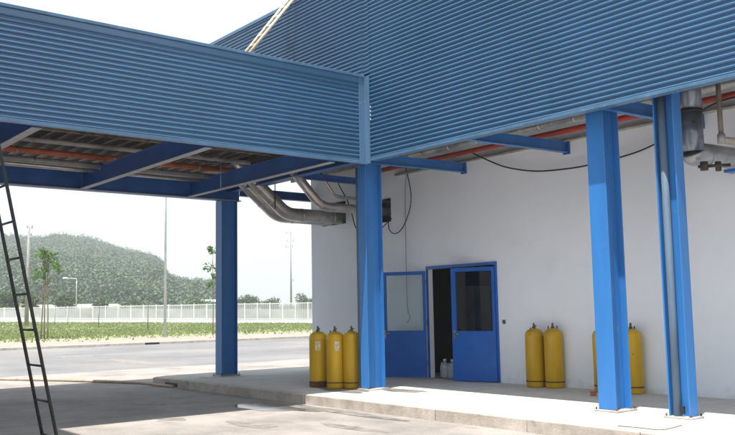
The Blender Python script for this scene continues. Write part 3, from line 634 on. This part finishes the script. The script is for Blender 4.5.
# ================================================================== neighbouring block behind the left edge (casts the shade at lower left)
nb = empty('warehouse_block', 'white warehouse block closing the yard left of the camera', 'building')
MB().box(-24, -7.4, -8, 1.84, 0, 4.3).build('wall', 'wall', nb)
corrugated((-24, 1.87, 0), (1, 0, 0), (0, 1, 0), 16.6, 4.3, 9.75, step=1.2, seg=6, seed=12).build('cladding_sheet', 'sheet', nb)
MB().box(-24, -7.4, -8, 1.84, 4.301, 9.8).build('backing', 'shaded_blue', nb)

# ================================================================== FENCE
FD = 104.0
fe = empty('boundary_fence', 'long white picket railing fence across the field', 'fence')
def fpt(l): x = R0.x*l+F0.x*FD; y = R0.y*l+F0.y*FD; return x, y, ground_h(x, y)
FTOP = 2.78
l0, l1 = -56, 16
def fence_piece(mb, l, w, z0, z1, th=.03):
    x, y, g = fpt(l); a = R0*w*.5; b = F0*th*.5; vs = []
    for z in (z0, z1):
        for sa, sb_ in ((-1, -1), (1, -1), (1, 1), (-1, 1)): vs.append((x+a.x*sa+b.x*sb_, y+a.y*sa+b.y*sb_, z))
    mb.add(vs, [(0, 3, 2, 1), (4, 5, 6, 7), (0, 1, 5, 4), (1, 2, 6, 5), (2, 3, 7, 6), (3, 0, 4, 7)])
def bar(mb, la, lb, za, zb, h, th=.05):
    n = max(1, int((lb-la)/4))
    for i in range(n):
        p = la+(lb-la)*i/n; q_ = la+(lb-la)*(i+1)/n; A = fpt(p); B = fpt(q_); f_ = F0*th*.5; vs = []
        for (X1, Y1, G), s1 in ((A, 0), (B, 1)):
            for sb_ in (-1, 1):
                for dz in (0, h): vs.append((X1+f_.x*sb_, Y1+f_.y*sb_, (za(G) if callable(za) else za)+dz))
        mb.add(vs, [(0, 1, 3, 2), (4, 6, 7, 5), (0, 4, 5, 1), (2, 3, 7, 6), (1, 5, 7, 3), (0, 2, 6, 4)])
pk = MB(); l = l0
while l < l1:
    g = fpt(l)[2]; fence_piece(pk, l, .055, g+.3, FTOP-.03, .025); l += .125
pk.build('pickets', mat('picket_grey', (.56, .56, .58), .7, 0, .1, .3), fe)
rl = MB(); bar(rl, l0, l1, FTOP-.14, 0, .07); bar(rl, l0, l1, lambda g: g+.45, 0, .07); rl.build('rail', 'white', fe)
ft = MB(); bar(ft, l0, l1, lambda g: g-.2, 0, .52, .25); ft.build('footing', 'white', fe)
l = l0
while l < l1:
    p = MB(); g = fpt(l)[2]; fence_piece(p, l, .10, g, FTOP+.04, .10); p.build('post', 'white', fe); l += 1.52 if random.random() > .0 else 0
# pale low wall behind the fence
bw = MB(); FD_keep = FD; FD = 128.0
bar(bw, -75, 22, lambda g: g-.3, 0, 2.0, .2); FD = FD_keep
tag(bw.build('low_wall', mat('weathered_wall', (.38, .38, .39), .9, 0, .2, .2, stain=((.28, .28, .285), .3, .55))), 'long weathered grey wall behind the white fence', 'wall')
# small white buildings beyond
def shed(px, D, w, d, h, rm_, label):
    x, y, _ = camw(px, D); e = empty('shed', label, 'building', (x, y, 0), math.atan2(R0.y, R0.x))
    MB().box(-w/2, w/2, -d/2, d/2, -.3, h).build('wall', 'white', e)
    MB().add([(-w/2-.3, -d/2-.3, h), (w/2+.3, -d/2-.3, h), (w/2+.3, d/2+.3, h), (-w/2-.3, d/2+.3, h), (-w/2, 0, h+w*.09), (w/2, 0, h+w*.09)], [(0, 1, 5, 4), (2, 3, 4, 5), (0, 4, 3), (1, 2, 5), (3, 2, 1, 0)]).build('roof', rm_, e)
    for k in range(max(1, int(w/3))): MB().box(-w/2+.8+k*3, -w/2+1.8+k*3, -d/2-.03, -d/2-.002, 1.2, 2.2).build('window', 'dark', e)
shed(108, 175, 3.6, 4, 3.55, 'white', 'small white box hut behind the fence below the hill')
shed(68, 185, 14, 5, 2.9, 'cpole', 'long low pale shed behind the left part of fence')
shed(11, 190, 5, 6, 4.2, 'roofred', 'small hut with reddish roof at far left edge')
shed(204, 230, 7, 6, 4.7, 'white', 'pale house between bushes left of dark blue column')
shed(256, 260, 12, 6, 4.0, 'cpole', 'low pale buildings between the far pole and column')

# ================================================================== POLES
def yh(px): return 310.8-.01816*(px-367.5)
def zpx(px, py, D): return EYE+(yh(px)-py)*D/860.7
def lamp_pole(px, D, top, label, arm=1.6, r0=.11, r1=.05, side=-1):
    x, y, _ = camw(px, D); z = ground_h(x, y); e = empty('street_lamp', label, 'street lamp', (x, y, z), math.atan2(R0.y, R0.x)); h = top-z
    MB().tube([(0, 0, 0), (0, 0, h*.85), (0, 0, h*.95)], [r0, r1, r1*.9], 12).build('pole', 'pole', e)
    MB().tube(rounded([(0, 0, h*.945), (0, 0, h), (side*arm, 0, h+.12)], .5), r1*.7, 8).build('arm', 'pole', e)
    MB().tube([(side*arm*.9, 0, h+.1), (side*arm*1.1, 0, h+.13), (side*arm*1.4, 0, h+.12), (side*arm*1.5, 0, h+.07)], [.05, .13, .12, .04], 10).build('lamp_head', 'white', e)
    MB().box(-.16, .16, -.16, .16, -.05, .03).build('base_plate', 'cpole', e)
lamp_pole(164.5, 57, 11.5, 'tall pale grey lamp pole in the verge left of the dark blue column', r0=.10, r1=.06)
lamp_pole(76, 135, zpx(76, 279, 135), 'small curved street lamp beyond the fence in front of the hill', arm=1.5, r0=.12, r1=.08)
def power_pole(px, D, top, label, arms, r0=.2, r1=.1):
    x, y, _ = camw(px, D); z = ground_h(x, y)-.1; e = empty('power_pole', label, 'power pole', (x, y, z), math.atan2(R0.y, R0.x)); h = top-z
    MB().tube([(0, 0, 0), (0, 0, h)], [r0, r1], 10).build('pole', 'cpole', e)
    for dz, a, b in arms:
        MB().box(a, b, -.05, .05, h-dz-.06, h-dz+.06).build('cross_arm', 'pole', e)
        ins = MB()
        for q_ in (a+.1, b-.1): MB().tube([(q_, 0, h-dz+.05), (q_, 0, h-dz+.35)], .06, 8).build('insulator', 'cpole', e)
power_pole(27, 92, zpx(27, 227, 92), 'concrete power pole behind the black ladder at left', [(.15, -.25, .45), (1.0, -.1, .35)], .24, .11)
power_pole(290, 150, zpx(290, 232, 150), 'tall thin power pole with side arms between column and wall', [(.3, -.8, .15), (1.7, -.7, .5), (2.7, -.9, .4), (8.6, -.1, .5)], .2, .09)

# ================================================================== TREES
def tree(px, D, top, label, crown, nleaf, size, stems=1, lean=.0, name='young_tree', tr=.06, mleaf='leaf', cr=(1, 1, 1), group=None):
    x, y, _ = camw(px, D); g = ground_h(x, y); e = empty(name, label, 'tree', (x, y, g), math.atan2(R0.y, R0.x), group); h = top-g; r = random.Random(int(px*10)+3)
    tb = MB(); tips = []
    for s in range(stems):
        bx = (s-(stems-1)/2)*.22; pts = [(bx, 0, -.05)]; 
        for k in range(1, 7): pts.append((bx*(1-k*.1)+lean*k/6+r.uniform(-.05, .05)*h*.12, r.uniform(-.05, .05)*h*.12, h*.86*k/6))
        tb.tube(pts, [tr*(1-.11*k) for k in range(7)], 8); tips.append(Vector(pts[-1]))
        for k in range(3, 7):
            for q_ in range(3 if crown else 1):
                a = r.uniform(0, 6.28); L = h*r.uniform(.07, .15)*(1 if crown else .5); b0 = Vector(pts[k]); tp = b0+Vector((math.cos(a)*L, math.sin(a)*L, L*r.uniform(.5, 1.1)))
                tb.tube([b0, b0.lerp(tp, .5)+Vector((0, 0, .04*h*.3)), tp], [tr*.4, tr*.28, tr*.12], 6); tips.append(tp)
    tb.build('trunk', 'bark', e)
    vl = []; k_ = []
    for (cx, cz, rad, fr_) in crown: 
        for q_ in range(6):
            a = r.uniform(0, 6.28); d = rad*r.uniform(.2, .95); c = (cx+math.cos(a)*d, math.sin(a)*d, cz*h+r.uniform(-.5, .5)*rad)
            leaves(vl, k_, c, rad*r.uniform(.28, .5), int(nleaf*fr_/6), size, squash=cr)
    if not crown:
        for tp in tips: leaves(vl, k_, tp, .25, max(3, nleaf//len(tips)), size)
    poly_mesh('crown', vl, 4, mleaf, e)
    return e
GT = 'young trees planted in the verge'
tree(45, 57, zpx(45, 246, 57), 'young leafy tree with several thin stems behind the black ladder', [(.0, .86, .95, .5), (-.55, .70, .6, .2), (.6, .76, .6, .3)], 900, .14, stems=3, tr=.055, group=GT)
tree(212, 60, zpx(212, 240, 60), 'sparse young tree touching the dark blue column edge', [(-.1, .9, .42, .35), (-.15, .72, .5, .25), (-.25, .52, .42, .2), (.1, .62, .35, .2)], 420, .13, stems=1, tr=.045, group=GT)
tree(99, 84, zpx(99, 268, 84), 'bare thin sapling in the grass below the hill', [], 26, .09, tr=.045, group=GT)
tree(147.5, 78, zpx(147.5, 259, 78), 'bare thin sapling just left of the tall lamp pole', [], 40, .1, tr=.05, group=GT)
tree(55, 96, zpx(55, 292, 96), 'short bare stake sapling between ladder tree and bush', [], 8, .08, tr=.04, group=GT)
tree(68, 96, zpx(68, 297, 96), 'second short bare sapling in front of the round bush', [], 8, .08, tr=.04, group=GT)
def shrub(px, D, w, h, label, n=2600, group='bushes behind the fence'):
    x, y, _ = camw(px, D); g = ground_h(x, y); e = empty('bush', label, 'bush', (x, y, g), math.atan2(R0.y, R0.x), group); r = random.Random(int(px*7)); vl = []; k_ = []
    tb = MB()
    for q_ in range(4): a = r.uniform(0, 6.28); tb.tube([(0, 0, -.1), (math.cos(a)*w*.1, math.sin(a)*w*.1, h*.3), (math.cos(a)*w*.25, math.sin(a)*w*.25, h*.7)], [.12, .08, .04], 6)
    tb.build('trunk', 'bark', e)
    for q_ in range(16):
        a = r.uniform(0, 6.28); d = w*.5*r.uniform(0, .8); zz = h*r.uniform(.25, .85)*(1-.3*(d/(w*.5))**2)
        leaves(vl, k_, (math.cos(a)*d, math.sin(a)*d, zz), r.uniform(.16, .26)*min(w, h*1.4), n//16, .36)
    poly_mesh('crown', vl, 4, 'shrub', e)
for px, D, w, py, lab in ((66, 150, 5.0, 295, 'round dark green bush over the fence below the small street lamp'), (6, 150, 5.4, 290, 'bush over the fence at the far left edge'), (31, 140, 3.0, 294, 'narrow bush beside the concrete power pole'),
        (100, 160, 3.2, 300, 'small bush beside the bare sapling over the fence'), (133, 170, 5.0, 301, 'low bush over the fence left of the lamp pole'), (193, 170, 5.2, 298, 'bush between lamp pole and sparse tree'),
        (248, 200, 7.5, 297, 'wide bush right of the dark blue column'), (268, 210, 8.0, 299, 'low bush left of the tall power pole'), (305, 220, 7.0, 293, 'bush beside the white building corner'), (230, 200, 6, 296, 'bush behind the dark blue column')):
    g0 = .6; shrub(px, D, w, zpx(px, py, D)-g0, lab)

# ================================================================== HILL AND WOODS
RD = 520.0
ridge = [(-260, 262), (-120, 244), (-40, 238), (0, 238), (30, 238), (55, 237), (83, 243), (110, 250), (135, 256), (148, 259), (156, 262), (160, 272), (166, 279), (175, 282), (190, 285), (213, 287), (225, 293), (240, 299), (263, 303), (275, 306), (300, 306), (420, 307), (560, 308)]
rx_ = np.array([(p-367.5)/860.7*RD for p, _ in ridge]); rz_ = np.array([EYE+(yh(p)-q)*RD/860.7 for p, q in ridge])
def hill_h(l, D):
    r = float(np.interp(l*RD/max(D, 200), rx_, rz_))-6.5
    t = (D-215)/(RD-215); t = min(1, max(0, t)); t = t**.8*(1-.15*math.sin(l*.03)*(1-t)); t = min(1, t)
    b = 1 if D < RD else max(.2, 1-(D-RD)/300)
    return max(-.3, r*t*b + (1.2*math.sin(l*.05+D*.03)+.8*math.sin(l*.11-D*.07))*min(1, t*2))
vs = []; fs = []; ls = np.linspace(-520, 260, 120); ds = np.concatenate([np.linspace(205, RD, 28), np.linspace(RD+20, 820, 12)])
for D in ds:
    for l in ls: vs.append((R0.x*l+F0.x*D, R0.y*l+F0.y*D, hill_h(l, D)))
for i in range(len(ds)-1):
    for j in range(len(ls)-1): a = i*len(ls)+j; fs.append((a, a+1, a+len(ls)+1, a+len(ls)))
structure('hill', MB().add(vs, fs, True), mat('hill_soil', (.06, .07, .035), .95, 0, .3, .05, stain=((.13, .11, .07), .03, .62)))
vl = []; k_ = []
n = 14000; D_ = 210+(RD+25-210)*rng.random(n)**.8; P_ = -60+400*rng.random(n); L_ = (P_-367.5)/860.7*D_
# denser line of tall trees along the crest
m_ = 900; D_ = np.concatenate([D_, RD-6+10*rng.random(m_)]); L_ = np.concatenate([L_, (-60+225*rng.random(m_)-367.5)/860.7*RD])
for i, (l, D) in enumerate(zip(L_, D_)):
    px_ = l/D*860.7+367.5
    if px_ > 222 and (D < 430 or random.random() < .5): continue
    if D < 300 and random.random() < .6: continue
    z = hill_h(l, D); r = 1.4+3.0*random.random()**2
    if px_ > 222 or D < 300: r *= .7
    tall = i >= n and px_ < 164
    m2 = 130 if r > 2.2 else 70; d = rng.normal(size=(m2, 3)); d[:, 2] = np.abs(d[:, 2])*.9-.25; d /= np.linalg.norm(d, axis=1)[:, None]
    c = np.array((R0.x*l+F0.x*D, R0.y*l+F0.y*D, z+(r*.8 if not tall else 4.5+random.uniform(-1.4, 1.8))))
    p = c+d*r*np.array([1, 1, 1.15])*(.8+.3*rng.random((m2, 1)))
    nn = d+rng.normal(size=(m2, 3))*.35; a = np.cross(nn, rng.normal(size=(m2, 3))); a /= np.linalg.norm(a, axis=1)[:, None]; b = np.cross(nn, a); b /= np.linalg.norm(b, axis=1)[:, None]
    s1 = .28+.30*rng.random((m2, 1))
    vl.append(np.stack([p-a*s1, p+a*s1*.6+b*s1*.9, p+a*s1*.6-b*s1*.9], 1).reshape(-1, 3))
tag(poly_mesh('woods', vl, 3, 'woods'), kind='stuff')

# ================================================================== HAZE
hz = MB().box(-640, 40, -560, 760, -3, 60).build('haze', 'white'); tag(hz, kind='stuff')
hm = bpy.data.materials.new('haze'); hm.use_nodes = True; hn = hm.node_tree; hn.nodes.clear()
vo = hn.nodes.new('ShaderNodeVolumePrincipled'); vo.inputs['Color'].default_value = (.93, .96, 1, 1); vo.inputs['Density'].default_value = .0008; vo.inputs['Anisotropy'].default_value = .3
ho = hn.nodes.new('ShaderNodeOutputMaterial'); hn.links.new(vo.outputs[0], ho.inputs['Volume']); hz.data.materials[0] = hm
